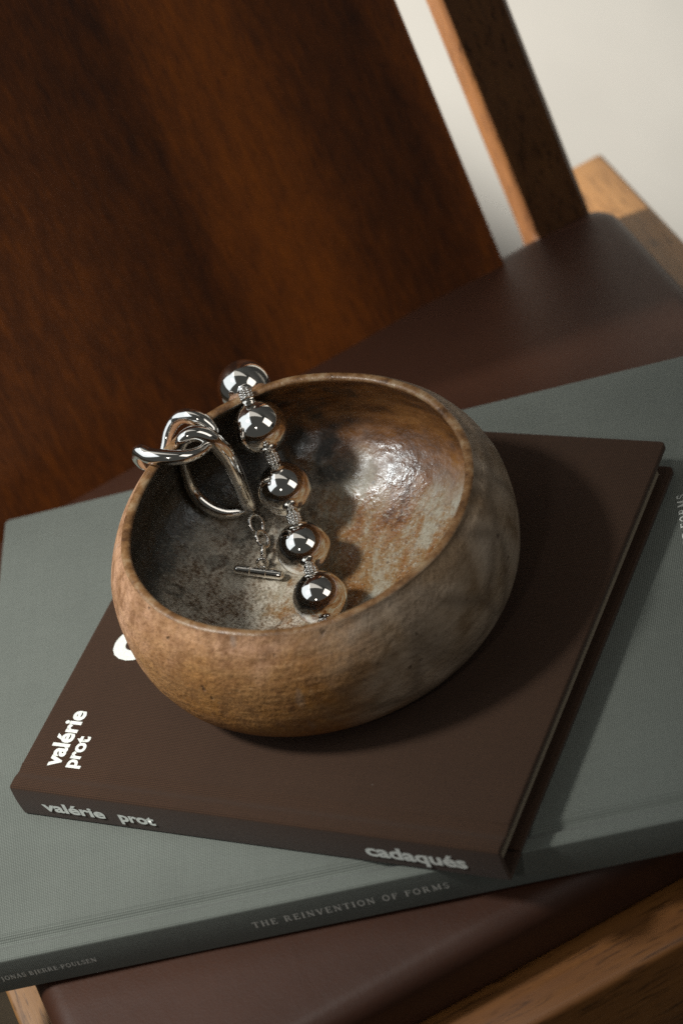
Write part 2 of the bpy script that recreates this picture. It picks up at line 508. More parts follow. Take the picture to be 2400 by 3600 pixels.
def rounded_outline(x0, x1, y0, y1, r, seg=8, side=16):
    pts = []
    cs = [((x1 - r, y0 + r), -90), ((x1 - r, y1 - r), 0), ((x0 + r, y1 - r), 90), ((x0 + r, y0 + r), 180)]
    for k, ((cx, cy), a0) in enumerate(cs):
        arc = []
        for i in range(seg + 1):
            a = radians(a0 + 90 * i / seg)
            arc.append((cx + r * cos(a), cy + r * sin(a)))
        if pts:
            p, q = pts[-1], arc[0]
            for i in range(1, side):
                pts.append((p[0] + (q[0] - p[0]) * i / side, p[1] + (q[1] - p[1]) * i / side))
        pts += arc
    p, q = pts[-1], pts[0]
    for i in range(1, side):
        pts.append((p[0] + (q[0] - p[0]) * i / side, p[1] + (q[1] - p[1]) * i / side))
    return pts


def catmull(pts, sub, closed=True):
    n = len(pts)
    out = []
    P = [Vector(p) for p in pts]
    for i in range(n if closed else n - 1):
        p0 = P[(i - 1) % n] if closed or i > 0 else P[i]
        p1, p2 = P[i], P[(i + 1) % n]
        p3 = P[(i + 2) % n] if closed or i + 2 < n else P[i + 1]
        for k in range(sub):
            t = k / sub
            out.append(0.5 * ((2 * p1) + (-p0 + p2) * t + (2 * p0 - 5 * p1 + 4 * p2 - p3) * t * t + (-p0 + 3 * p1 - 3 * p2 + p3) * t ** 3))
    if not closed:
        out.append(P[-1])
    return out


def tube_bm(path, radii, closed=True, ns=20, bm=None):
    bm = bm or bmesh.new()
    n = len(path)
    tang = []
    for i in range(n):
        a = path[(i - 1) % n] if closed or i > 0 else path[i]
        b = path[(i + 1) % n] if closed or i < n - 1 else path[i]
        tang.append((b - a).normalized())
    nrm = tang[0].orthogonal().normalized()
    frames = []
    for i in range(n):
        nrm = (nrm - tang[i] * nrm.dot(tang[i])).normalized()
        frames.append(nrm.copy())
    if closed:
        end = (frames[-1] - tang[0] * frames[-1].dot(tang[0])).normalized()
        tw = math.atan2(end.cross(frames[0]).dot(tang[0]), end.dot(frames[0]))
        for i in range(n):
            frames[i] = Matrix.Rotation(tw * i / n, 3, tang[i]) @ frames[i]
    rings = []
    for i in range(n):
        bn = tang[i].cross(frames[i])
        r = radii[i] if hasattr(radii, '__len__') else radii
        rings.append([bm.verts.new(path[i] + (frames[i] * cos(2 * pi * k / ns) + bn * sin(2 * pi * k / ns)) * r) for k in range(ns)])
    for i in range(n if closed else n - 1):
        bridge(bm, rings[i], rings[(i + 1) % n])
    if not closed:
        bm.faces.new(rings[0][::-1])
        bm.faces.new(rings[-1])
    return bm


def lathe_bm(profile, ns=64, bm=None, mat_fn=None):
    """profile list of (r, z); axis z"""
    bm = bm or bmesh.new()
    rings = []
    for (r, z) in profile:
        if r < 1e-7:
            rings.append([bm.verts.new((0, 0, z))])
        else:
            rings.append([bm.verts.new((r * cos(2 * pi * k / ns), r * sin(2 * pi * k / ns), z)) for k in range(ns)])
    for i in range(len(rings) - 1):
        a, b = rings[i], rings[i + 1]
        for k in range(ns):
            j = (k + 1) % ns
            if len(a) == 1 and len(b) == 1:
                continue
            if len(a) == 1:
                f = bm.faces.new((a[0], b[k], b[j]))
            elif len(b) == 1:
                f = bm.faces.new((a[k], a[j], b[0]))
            else:
                f = bm.faces.new((a[k], a[j], b[j], b[k]))
            if mat_fn:
                f.material_index = mat_fn(i)
    return bm


# ------------------------------------------------------------------ lettering
def text_sheet(name, body, place, x0, x1, y0, y1, mat, parent, bold=0.0, ref=None, depth=0.00006):
    """flat print: the glyph outlines fitted so that the letters' body (the x-height
    run of `ref`) spans y0..y1 and the whole word spans x0..x1; place(x, y, h) -> point"""
    def raw(s):
        cu = bpy.data.curves.new('text', 'FONT')
        cu.body = s
        cu.size = 1.0
        cu.offset = bold
        cu.resolution_u = 4
        cu.fill_mode = 'BOTH'
        o = bpy.data.objects.new('text', cu)
        COL.objects.link(o)
        bpy.context.view_layer.update()
        me = bpy.data.meshes.new_from_object(o.evaluated_get(bpy.context.evaluated_depsgraph_get()))
        bpy.data.objects.remove(o)
        return me
    me = raw(body)
    rm_ = raw(ref or 'x')
    ry = [v.co.y for v in rm_.vertices]
    ly, hy = min(ry), max(ry)
    lx = min(v.co.x for v in me.vertices)
    hx = max(v.co.x for v in me.vertices)
    for v in me.vertices:
        x = x0 + (v.co.x - lx) / (hx - lx) * (x1 - x0)
        y = y0 + (v.co.y - ly) / (hy - ly) * (y1 - y0)
        v.co = place(x, y, depth)
    bpy.data.meshes.remove(rm_)
    me.name = name
    return link_mesh(name, me, mat, parent, smooth=False)


def serif_letters():
    """letterpress capitals, cap height 1: lists of (x0,y0,x1,y1,width) strokes or arcs"""
    T, t, s = 0.20, 0.095, 0.085
    def ser(x, y, w=0.30):
        return ('l', x - w / 2, y, x + w / 2, y, s)
    def stem(x):
        return [('l', x, 0.0, x, 1.0, T), ser(x, 0.04), ser(x, 0.96)]
    G = {}
    G['T'] = (0.86, stem(0.43) + [('l', 0.05, 0.95, 0.81, 0.95, t), ('l', 0.06, 0.78, 0.06, 0.98, s), ('l', 0.80, 0.78, 0.80, 0.98, s)])
    G['H'] = (0.98, stem(0.2) + stem(0.78) + [('l', 0.2, 0.52, 0.78, 0.52, t)])
    G['E'] = (0.80, stem(0.2) + [('l', 0.2, 0.955, 0.70, 0.955, t), ('l', 0.2, 0.045, 0.74, 0.045, t), ('l', 0.2, 0.52, 0.55, 0.52, t), ('l', 0.70, 0.78, 0.70, 0.99, s), ('l', 0.73, 0.01, 0.73, 0.24, s), ('l', 0.56, 0.40, 0.56, 0.64, s)])
    G['F'] = (0.74, stem(0.2) + [('l', 0.2, 0.955, 0.68, 0.955, t), ('l', 0.2, 0.50, 0.52, 0.50, t), ('l', 0.68, 0.76, 0.68, 0.99, s), ('l', 0.53, 0.38, 0.53, 0.62, s)])
    G['I'] = (0.42, stem(0.21))
    G['L'] = (0.74, stem(0.2) + [('l', 0.2, 0.045, 0.68, 0.045, t), ('l', 0.67, 0.01, 0.67, 0.28, s)])
    G['N'] = (0.98, [('l', 0.18, 0, 0.18, 1, t), ('l', 0.80, 0, 0.80, 1, t), ('l', 0.16, 0.97, 0.82, 0.03, T), ser(0.18, 0.04), ser(0.80, 0.96), ser(0.12, 0.96, 0.2)])
    G['M'] = (1.14, [('l', 0.18, 0, 0.20, 1, t), ('l', 0.96, 0, 0.94, 1, T), ('l', 0.2, 0.98, 0.56, 0.08, T), ('l', 0.56, 0.08, 0.94, 0.98, t), ser(0.18, 0.04), ser(0.96, 0.04), ser(0.16, 0.96, 0.22), ser(0.98, 0.96, 0.22)])
    G['V'] = (0.92, [('l', 0.14, 0.98, 0.47, 0.0, T), ('l', 0.47, 0.0, 0.78, 0.98, t), ser(0.14, 0.96), ser(0.78, 0.96)])
    G['A'] = (0.96, [('l', 0.80, 0.02, 0.47, 1.0, T), ('l', 0.47, 1.0, 0.15, 0.02, t), ('l', 0.28, 0.32, 0.68, 0.32, t), ser(0.15, 0.04), ser(0.80, 0.04)])
    G['O'] = (0.98, [('a', 0.49, 0.5, 0.36, 0.455, 0, 360, 0.15)])
    G['U'] = (0.96, [('l', 0.2, 0.34, 0.2, 1, T), ('l', 0.76, 0.34, 0.76, 1, t), ('a', 0.48, 0.34, 0.28, 0.30, 180, 360, 0.12), ser(0.2, 0.96), ser(0.76, 0.96)])
    G['J'] = (0.52, [('l', 0.28, 0.0, 0.28, 1, T), ser(0.28, 0.96), ('a', 0.12, 0.0, 0.16, 0.22, 250, 360, 0.11)])
    G['P'] = (0.80, stem(0.2) + [('a', 0.42, 0.72, 0.26, 0.235, -90, 90, 0.13), ('l', 0.2, 0.955, 0.44, 0.955, t), ('l', 0.2, 0.485, 0.44, 0.485, t)])
    G['R'] = (0.94, G['P'][1] + [('l', 0.44, 0.5, 0.78, 0.03, T * 0.9), ('l', 0.72, 0.04, 0.9, 0.04, s)])
    G['B'] = (0.82, stem(0.2) + [('a', 0.40, 0.745, 0.22, 0.21, -90, 90, 0.13), ('a', 0.42, 0.28, 0.27, 0.235, -90, 90, 0.14), ('l', 0.2, 0.955, 0.42, 0.955, t), ('l', 0.2, 0.52, 0.42, 0.52, t), ('l', 0.2, 0.045, 0.44, 0.045, t)])
    G['S'] = (0.72, [('a', 0.36, 0.735, 0.23, 0.215, 30, 262, 0.13), ('a', 0.36, 0.265, 0.25, 0.225, -150, 82, 0.14), ('l', 0.58, 0.72, 0.58, 0.95, s), ('l', 0.12, 0.06, 0.12, 0.30, s)])
    G['-'] = (0.40, [('l', 0.06, 0.42, 0.34, 0.42, 0.11)])
    G[' '] = (0.46, [])
    return G


GLY = serif_letters()


def serif_sheet(name, body, place, x0, x1, y0, y1, mat, parent, track=0.14, depth=0.00006):
    polys = []
    x = 0.0
    for ch in body:
        wd_, strokes = GLY[ch]
        for s_ in strokes:
            if s_[0] == 'l':
                pts = [(s_[1], s_[2]), (s_[3], s_[4])]
                wdt = s_[5]
            else:
                _, cx, cy, rx, ry, a0, a1, wdt = s_
                k = max(6, int(abs(a1 - a0) / 18))
                pts = [(cx + rx * cos(radians(a0 + (a1 - a0) * i / k)), cy + ry * sin(radians(a0 + (a1 - a0) * i / k))) for i in range(k + 1)]
            L = []
            R_ = []
            for i, p in enumerate(pts):
                q0 = pts[max(0, i - 1)]
                q1 = pts[min(len(pts) - 1, i + 1)]
                if s_[0] == 'a' and abs(s_[6] - s_[5]) >= 360 and i in (0, len(pts) - 1):
                    q0, q1 = pts[-2], pts[1]
                dx, dy = q1[0] - q0[0], q1[1] - q0[1]
                ln = math.hypot(dx, dy)
                nx, ny = -dy / ln, dx / ln
                L.append((x + p[0] + nx * wdt / 2, p[1] + ny * wdt / 2))
                R_.append((x + p[0] - nx * wdt / 2, p[1] - ny * wdt / 2))
            polys.append((L, R_))
        x += wd_ + track
    tot = x - track
    bm = bmesh.new()
    for k, (L, R_) in enumerate(polys):
        dz = depth + 0.000004 * (k % 9)
        f = lambda p: bm.verts.new(place(x0 + p[0] / tot * (x1 - x0), y0 + p[1] * (y1 - y0), dz))
        a = [f(p) for p in L]
        b = [f(p) for p in R_]
        for i in range(len(a) - 1):
            bm.faces.new((a[i], a[i + 1], b[i + 1], b[i]))
    me = bpy.data.meshes.new(name)
    bm.to_mesh(me)
    bm.free()
    return link_mesh(name, me, mat, parent, smooth=False)


# ------------------------------------------------------------------ room: wall and floor
FZ = -0.4911
LOW = -0.4885   # the level the chair's own heights were measured from
bm2 = box_bm(-2.6, 2.6, 0, 0.1, 0, 2.6)
wall = obj('wall', bm2, M['wall'], smooth=False)
wall.location = (0.11, 0.545, FZ)
wall.rotation_euler = (0, 0, radians(-12))
wall['kind'] = 'structure'
floor = obj('floor', box_bm(-2.5, 2.5, -2.5, 2.5, -0.05, 0), M['floor'], smooth=False)
floor.location = (0.1, 0.1, FZ)
floor.rotation_euler = (0, 0, radians(45))
floor['kind'] = 'structure'

# ------------------------------------------------------------------ chair (local: x = lateral, y = back, z = up from the floor)
CU = 0.185
cl = Vector((CU * 0.70711 - 0.0018, CU * 0.70711 + 0.0023, FZ))
chair = thing('chair', 'wooden chair with dark veneer back and brown leather seat under the books', 'chair', cl, radians(45))
ZS = -LOW  # add to world z to get chair z


def cz(z):
    return z + ZS


# seat cushion
def cushion():
    bm = bmesh.new()
    x0, x1, y0, y1 = -0.030 - CU, 0.4005 - CU, -0.170, 0.222
    top = cz(-0.0398)
    bot = cz(-0.0715)
    r = 0.011
    rings = []
    prof = [(0.006, bot), (0.001, bot + 0.003), (0.0, bot + 0.007)]
    for i in range(0, 9):
        a = pi / 2 * i / 8
        prof.append((r * (1 - cos(a)), top - r + r * sin(a)))
    for ins in (0.016, 0.026, 0.042, 0.065, 0.095, 0.13, 0.165):
        prof.append((ins, top + 0.0010 * (1 - math.exp(-(ins - r) / 0.04))))
    for ins, z in prof:
        rr = max(0.016 - ins * 0.5, 0.003)
        o = rounded_outline(x0 + ins, x1 - ins, y0 + ins, y1 - ins, rr, 8, 20)
        ring = []
        for (x, y) in o:
            d = noise.noise(Vector((x * 14, y * 14, 3.1))) * 0.0008 + noise.noise(Vector((x * 45, y * 45, 7.7))) * 0.0003
            k = min(1.0, max(0.0, (z - bot) / (top - bot)))
            ring.append(bm.verts.new((x, y, z + d * k)))
        rings.append(ring)
    for i in range(len(rings) - 1):
        bridge(bm, rings[i], rings[i + 1])
    bm.faces.new(rings[-1])
    bm.faces.new(rings[0][::-1])
    return bm


obj('seat_cushion', cushion(), M['leather'], chair)
RT = cz(-0.0720)
obj('front_rail', box_bm(-0.0462 - CU, 0.4270 - CU, -0.1955, -0.1500, RT - 0.052, RT, 0.0035, 4), M['rail_x'], chair, auto=40)
obj('side_rail', box_bm(-0.0462 - CU, -0.0120 - CU, -0.1496, 0.296, RT - 0.050, RT - 0.0003, 0.0025, 3), M['rail_y'], chair, auto=40)
obj('side_rail', box_bm(0.3900 - CU, 0.4270 - CU, -0.1496, 0.296, RT - 0.050, RT - 0.0003, 0.0025, 3), M['rail_y'], chair, auto=40)
LEAN = math.tan(radians(12))


def leaning(x0, x1, d0, d1, z0, z1, bev):
    """post whose front face passes y=.2135 at the cushion top and leans back above the seat"""
    bm = bmesh.new()
    zs = [z0, cz(-0.16), cz(-0.05)] + [cz(-0.05) + (z1 - cz(-0.05)) * i / 6 for i in range(1, 7)]
    rings = []
    b = bev
    for z in zs:
        y = 0.2125 + max(0.0, z - cz(-0.05)) * LEAN + max(0.0, cz(-0.16) - z) * 0.16
        o = [(x0 + b, d0), (x1 - b, d0), (x1, d0 + b), (x1, d1 - b), (x1 - b, d1), (x0 + b, d1), (x0, d1 - b), (x0, d0 + b)]
        rings.append([bm.verts.new((px, y + py, z)) for px, py in o])
    for i in range(len(rings) - 1):
        bridge(bm, rings[i], rings[i + 1])
    bm.faces.new(rings[0][::-1])
    bm.faces.new(rings[-1])
    return bm


obj('back_post', leaning(0.3565 - CU, 0.3887 - CU, 0, 0.031, 0.0, cz(0.45), 0.0022), M['post'], chair, auto=35)
obj('back_post', leaning(-0.0187 - CU, 0.0135 - CU, 0, 0.031, 0.0, cz(0.45), 0.0022), M['post'], chair, auto=35)


def panel():
    bm = bmesh.new()
    x0, x1 = 0.035 - CU, 0.3355 - CU
    z0, z1 = cz(-0.058), cz(0.42)
    th_ = 0.011
    nx, nz = 40, 24
    def sag(x):
        return 0.0012 * (1 - (x / (0.5 * (x1 - x0))) ** 2) - 0.034 * max(0.0, (0.29 - CU) - x)
    loops = []
    for k in range(nz + 1):
        z = z0 + (z1 - z0) * k / nz
        yb = 0.2062 + (z - cz(-0.05)) * LEAN
        b = 0.0016
        front, back = [], []
        xs = [x0 + (x1 - x0) * i / nx for i in range(nx + 1)]
        for i, x in enumerate(xs):
            e = b if i in (0, nx) else 0
            front.append((x + (b if i == 0 else -b if i == nx else 0), yb + sag(x) , z))
            back.append((x + (b if i == 0 else -b if i == nx else 0), yb + sag(x) + th_, z))
        s1, s0 = sag(x1), sag(x0)
        mid1 = [(x1, yb + s1 + b, z), (x1, yb + s1 + th_ - b, z)]
        mid0 = [(x0, yb + s0 + th_ - b, z), (x0, yb + s0 + b, z)]
        loops.append([bm.verts.new(p) for p in front + mid1 + back[::-1] + mid0])
    for i in range(len(loops) - 1):
        bridge(bm, loops[i], loops[i + 1])
    bm.faces.new(loops[0][::-1])
    bm.faces.new(loops[-1])
    return bm


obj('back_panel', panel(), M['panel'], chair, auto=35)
obj('back_rail', box_bm(0.0135 - CU, 0.3565 - CU, 0.302, 0.316, cz(0.34), cz(0.37), 0.002, 2), M['rail_x'], chair, auto=40)
obj('back_rail', box_bm(0.0135 - CU, 0.3565 - CU, 0.224, 0.242, cz(-0.115), cz(-0.075), 0.002, 2), M['rail_x'], chair, auto=40)


def leg_bm(cx, cy):
    bm = bmesh.new()
    rings = []
    for z, h in ((0.0, 0.0115), (0.15, 0.0135), (RT - 0.0525, 0.0155)):
        b = 0.003
        o = [(-h + b, -h), (h - b, -h), (h, -h + b), (h, h - b), (h - b, h), (-h + b, h), (-h, h - b), (-h, -h + b)]
        rings.append([bm.verts.new((cx + a, cy + c, z)) for a, c in o])
    for i in range(2):
        bridge(bm, rings[i], rings[i + 1])
    bm.faces.new(rings[0][::-1])
    bm.faces.new(rings[-1])
    return bm


for cx in (-0.0290 - CU, 0.4073 - CU):
    obj('front_leg', leg_bm(cx, -0.1783), M['post'], chair, auto=35)


# ------------------------------------------------------------------ books (local: x along the spine from the head, y from spine to fore-edge, z up from the base)
def board_bm(L, y0, y1, z0, z1, r, groove=0.0, corner=0.0):
    """cloth-covered board with softened edges; the strip at y0 dips into the joint"""
    bm = bmesh.new()
    rc = r
    prof = []
    for i in range(5):
        a = pi / 2 * i / 4
        prof.append((rc * (1 - sin(a)), z0 + rc * (1 - cos(a)) if False else z0 + rc - rc * cos(a)))
    prof = [(rc, z0), (rc * 0.3, z0 + rc * 0.3), (0, z0 + rc)] + [(0, z1 - rc), (rc * 0.3, z1 - rc * 0.3), (rc, z1), (rc * 3, z1)]
    rings = []
    for ins, z in prof:
        o = rounded_outline(ins, L - ins, y0 + ins, y1 - ins, max(0.0022 - ins * 0.3, 0.0008), 4, 10)
        # square ends along the joint, so cover and spine strip read as one cloth
        o = [((ins if x < L / 2 else L - ins) if y < y0 + 0.0035 and (x < 0.004 or x > L - 0.004) else x, y) for x, y in o]
        rings.append([bm.verts.new((x, y, z)) for x, y in o])
    for i in range(len(rings) - 1):
        bridge(bm, rings[i], rings[i + 1])
    bm.faces.new(rings[0][::-1])
    bm.faces.new(rings[-1])
    bmesh.ops.remove_doubles(bm, verts=bm.verts, dist=1e-6)
    return bm


def spine_bm(L, T, jy, dep, bt, rad):
    """spine strip with both shoulders, running into the two joints at y=jy"""
    pr = []
    # outside, from top joint round the spine to the bottom joint
    gw_ = 0.0042
    pr = []
    for k in range(13):
        f = k / 12
        pr.append((jy + gw_ - 2 * gw_ * f, T - 0.00006 * (1 - f) - dep * (0.5 - 0.5 * cos(2 * pi * f))))
    for k in range(7):
        a = pi / 2 * k / 6
        pr.append((rad - rad * sin(a), T - rad + rad * cos(a)))
    bulge = [(-0.00035, T * 0.72), (-0.0005, T * 0.5), (-0.00035, T * 0.28)]
    pr += bulge
    for k in range(7):
        a = pi / 2 * k / 6
        pr.append((rad - rad * cos(a), rad - rad * sin(a)))
    pr += [(jy * 0.7, 0.0), (jy + gw_, 0.0002)]
    t = bt * 0.55
    inner = [(jy + gw_, t), (t + 0.001, t), (t, t + 0.001), (t, T - t - 0.001), (t + 0.001, T - t - 0.001), (jy + gw_, T - dep - t)]
    loop = pr + inner
    bm = bmesh.new()
    a = [bm.verts.new((0.0, y, z)) for y, z in loop]
    N = 40
    prev = a
    first = a
    for i in range(1, N + 1):
        x = L * i / N
        cur = [bm.verts.new((x, y, z)) for y, z in loop]
        bridge(bm, prev, cur)
        prev = cur
    bm.faces.new(first[::-1])
    bm.faces.new(prev)
    return bm


def pages_bm(x0, x1, y0, y1, z0, z1):
    bm = bmesh.new()
    n = 8
    rings = []
    for k in range(n + 1):
        f = k / n
        z = z0 + (z1 - z0) * f
        j = 0.00025 * ((k % 2) * 2 - 1)
        o = [(x0 + j, y0), (x1 - j, y0), (x1 - j, y1 + j), (x0 + j, y1 + j)]
        rings.append([bm.verts.new((x, y, z)) for x, y in o])
    for i in range(n):
        bridge(bm, rings[i], rings[i + 1])
    bm.faces.new(rings[0][::-1])
    bm.faces.new(rings[-1])
    return bm


def make_book(name, label, loc, rz, L, W, T, cloth, jy, dep, bt, inset, rad):
    b = thing(name, label, 'book', loc, rz)
    obj('front_cover', board_bm(L, jy + 0.0042, W, T - bt, T, 0.0005), cloth, b, auto=50)
    obj('back_cover', board_bm(L, jy + 0.0042, W, 0.0, bt, 0.0005), cloth, b, auto=50)
    obj('spine', spine_bm(L, T, jy, dep, bt, rad), cloth, b, auto=70)
    obj('page_block', pages_bm(inset, L - inset, bt, W - inset, bt + 0.0002, T - bt - 0.0002), M['pages'], b, smooth=False)
    return b


# lower grey book
GT, GW, GL = 0.0214, 0.2726, 0.372
GA = 0.4043
grey = make_book('grey_book', 'large grey cloth book lying flat beneath the brown book', (0.0085, -0.0819, -0.0197 - GT), GA, GL, GW, GT, M['grey_cloth'], 0.0098, 0.0026, 0.0030, 0.004, 0.0014)
top_g = lambda x, y, h: Vector((x, y, GT + h))
sp_g = lambda x, z, h: Vector((x, -0.00062 - h, z))
serif_sheet('spine_author', 'JONAS BJERRE-POULSEN', sp_g, 0.0142, 0.0573, GT - 0.0122, GT - 0.0094, M['print_grey'], grey, 0.10)
serif_sheet('spine_title', 'THE REINVENTION OF FORMS', sp_g, 0.1272, 0.2124, GT - 0.0119, GT - 0.0081, M['print_grey'], grey, 0.22)
serif_sheet('cover_title', 'THE REINVENTION OF FORMS', lambda x, y, h: Vector((0.3335 - y, x, GT + h)), 0.0870, 0.1818, 0.0, 0.0040, M['print'], grey, 0.24)

# upper brown book
BT, BW, BL = 0.0196, 0.2294, 0.235
brown = make_book('brown_book', 'dark brown cloth book with white lettering under the bowl', (0, 0, -BT), 0.0, BL, BW, BT, M['brown_cloth'], 0.0095, 0.0008, 0.0034, 0.0054, 0.0016)
sp_b = lambda x, z, h: Vector((x, -0.00062 - h, z))
text_sheet('spine_author', 'val\u00e9rie', sp_b, 0.0130, 0.0452, BT - 0.0136, BT - 0.0090, M['print'], brown, 0.035)
text_sheet('spine_author', 'prot', sp_b, 0.0524, 0.0706, BT - 0.0136, BT - 0.0090, M['print'], brown, 0.035)
text_sheet('spine_title', 'cadaqu\u00e9s', sp_b, 0.1724, 0.2185, BT - 0.0136, BT - 0.0082, M['print'], brown, 0.035)
tc_b = lambda x0: (lambda x, y, h: Vector((x0 - y, x, BT + h)))
text_sheet('cover_author', 'val\u00e9rie', tc_b(0.0190), 0.0138, 0.0452, 0.0, 0.0062, M['print'], brown, 0.035)
text_sheet('cover_author', 'prot', tc_b(0.0274), 0.0142, 0.0318, 0.0, 0.0052, M['print'], brown, 0.035)
text_sheet('cover_title', 'cadaqu\u00e9s', tc_b(0.0330), 0.0757, 0.2010, 0.0, 0.0185, M['print'], brown, 0.04)

# ------------------------------------------------------------------ bowl
bz, br, rm, zm, rf, pw, tx = .0708, .0777, .0890, .0408, .0550, 2.6, .0410


def bowl_bm():
    prof = []
    # foot and outside
    prof += [(0.0, 0.0012), (0.030, 0.0010), (0.050, 0.0003), (rf - 0.002, 0.0)]
    n = 30
    for i in range(n + 1):
        s = 1 - i / n
        prof.append((rf + (rm - rf) * max(1 - s ** pw, 0) ** (1 / pw), (1 - s) * zm))
    for i in range(1, 15):
        z = i / 16
        prof.append((rm - (rm - br) * z ** 2.4, zm + (bz - zm) * z))
    n_out = len(prof)
    T = 0.0044
    for i in range(0, 11):
        a = pi * i / 10
        prof.append((br - T / 2 + T / 2 * cos(a), bz - 0.0012 + 0.0016 * sin(a)))
    n_rim = len(prof)
    rmi, bri, fl, rfi, p = .0825, br - T, .007, .016, 1.75
    for i in range(1, 15):
        z = 1 - i / 14
        prof.append((rmi - (rmi - bri) * z * z, zm + (bz - 0.0012 - zm) * z))
    for i in range(1, 34):
        s = i / 33
        prof.append((rfi + (rmi - rfi) * max(1 - s ** p, 0) ** (1 / p), fl + (1 - s) * (zm - fl)))
    prof += [(0.010, fl - 0.0001), (0.005, fl - 0.0002), (0.0, fl - 0.0002)]
    mf = lambda i: 0 if i < n_out + 2 else (2 if i < n_rim - 1 else 1)
    bm = lathe_bm(prof, 160, mat_fn=mf)
    for v in bm.verts:
        x, y, z = v.co
        k = max(0.0, min(1.0, z / bz))
        a = math.atan2(y, x)
        wob = 0.0007 * sin(2 * a + 0.6) + 0.0004 * sin(3 * a + 2.0) + 0.00025 * noise.noise(Vector((cos(a) * 5, sin(a) * 5, z * 60)))
        thr = 0.00010 * sin(z * 900 + 1.2 * sin(a)) * k
        rr = math.hypot(x, y)
        if rr > 0.04 and z < 0.062:
            da = (a - radians(-140) + pi) % (2 * pi) - pi
            wob += 0.0022 * math.exp(-(da / radians(48)) ** 2) * sin(pi * min(1, (z + 0.004) / 0.062))
        if rr > 1e-6:
            f = 1 + (wob * (k if z > 0.062 else max(k, 0.6)) + thr) / rr
            x, y = x * f, y * f
        dz = (0.0006 * sin(3 * a + 1.0) + 0.0004 * sin(7 * a)) * k * k
        dz += 0.0005 * noise.noise(Vector((x * 40, y * 40, z * 40))) * (1 if z > 0.002 else 0)
        v.co = Vector((x + tx * z, y, z - tx * x * k + dz))
    return bm


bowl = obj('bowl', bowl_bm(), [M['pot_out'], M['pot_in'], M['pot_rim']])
bowl.location = (.1158, .1173, 0.0001)
bowl['label'] = 'handmade brown stoneware bowl with glossy glazed inside on the brown book'
bowl['category'] = 'bowl'

# ------------------------------------------------------------------ necklace
S_ = M['silver']
nk = thing('necklace', 'chunky silver ball necklace with toggle clasp draped over the bowl rim', 'necklace', (.0955, .145, 0.0072))
NO = Vector(nk.location)
BEADS = [Vector(p) for p in ((.0612, .1873, .0656), (.0758, .1677, .0603), (.0854, .1541, .0353), (.1001, .1308, .0227), (.1173, .1063, .0189))]
SPACE0 = Vector((.0725, .1722, .0752))
BR = 0.0123
# bead mesh: sphere flattened a little at the poles with a collar at each hole (axis z)
pr = [(0.0, -BR - 0.0009), (0.0022, -BR - 0.0009), (0.0029, -BR - 0.0004), (0.0030, -BR + 0.0002)]
for i in range(1, 40):
    a = -pi / 2 + pi * i / 40
    r_ = BR * cos(a)
    z_ = BR * sin(a)
    if r_ > 0.0030:
        pr.append((r_, z_))
pr += [(0.0030, BR - 0.0002), (0.0029, BR + 0.0004), (0.0022, BR + 0.0009), (0.0, BR + 0.0009)]
bead_me = bpy.data.meshes.new('bead')
bm = lathe_bm(pr, 56)
bmesh.ops.recalc_face_normals(bm, faces=bm.faces)
bm.to_mesh(bead_me)
bm.free()
bead_me.materials.append(S_)
for p in bead_me.polygons:
    p.use_smooth = True
# spacer mesh: three rows of granules round a core (axis z)
bm = bmesh.new()
lathe_bm([(0, -0.0028), (0.0026, -0.0028), (0.0030, -0.0025), (0.0026, -0.0022), (0.0020, -0.0020), (0.0020, 0.0020), (0.0026, 0.0022), (0.0030, 0.0025), (0.0026, 0.0028), (0, 0.0028)], 28, bm)
for row, z in enumerate((-0.0014, 0.0, 0.0014)):
    for k in range(9):
        a = 2 * pi * k / 9
        mt = Matrix.Translation((0.0024 * cos(a), 0.0024 * sin(a), z))
        bmesh.ops.create_icosphere(bm, subdivisions=2, radius=0.00092, matrix=mt)
spacer_me = bpy.data.meshes.new('spacer')
bmesh.ops.recalc_face_normals(bm, faces=bm.faces)
bm.to_mesh(spacer_me)
bm.free()
spacer_me.materials.append(S_)
for p in spacer_me.polygons:
    p.use_smooth = True


def put(name, me, pos, axis, spin=0.0):
    o = bpy.data.objects.new(name, me)
    COL.objects.link(o)
    o.parent = nk
    q = axis.to_track_quat('Z', 'Y')
    o.matrix_local = Matrix.Translation(pos - NO) @ q.to_matrix().to_4x4() @ Matrix.Rotation(spin, 4, 'Z')
    return o


nodes_ = [BEADS[0], SPACE0] + BEADS[1:]
for i, p in enumerate(BEADS):
    if i == 0:
        ax = SPACE0 - p
    elif i == 1:
        ax = (p - SPACE0).normalized() + (BEADS[2] - p).normalized()
    elif i < len(BEADS) - 1:
        ax = BEADS[i + 1] - BEADS[i - 1]
    else:
        ax = p - BEADS[i - 1]
    put('bead', bead_me, p, ax.normalized(), 0.3 * i)
put('spacer', spacer_me, SPACE0, (BEADS[1] - BEADS[0]).normalized(), 0.2)
for i in range(1, len(BEADS) - 1):
    a, b = BEADS[i], BEADS[i + 1]
    put('spacer', spacer_me, (a + b) / 2, (b - a).normalized(), 0.4 * i)
e_ax = Vector((0.45, -0.85, -0.12)).normalized()
put('spacer', spacer_me, BEADS[-1] + e_ax * (BR + 0.0034), e_ax, 0.1)


def ring_part(name, pts, radii, gain, sub=10, ns=22):
    pts = [Vector(p) - NO for p in pts]
    path = catmull(pts, sub)
    rr = catmull([(r * gain, 0, 0) for r in radii], sub)
    return obj(name, tube_bm(path, [v.x for v in rr], True, ns), S_, nk)


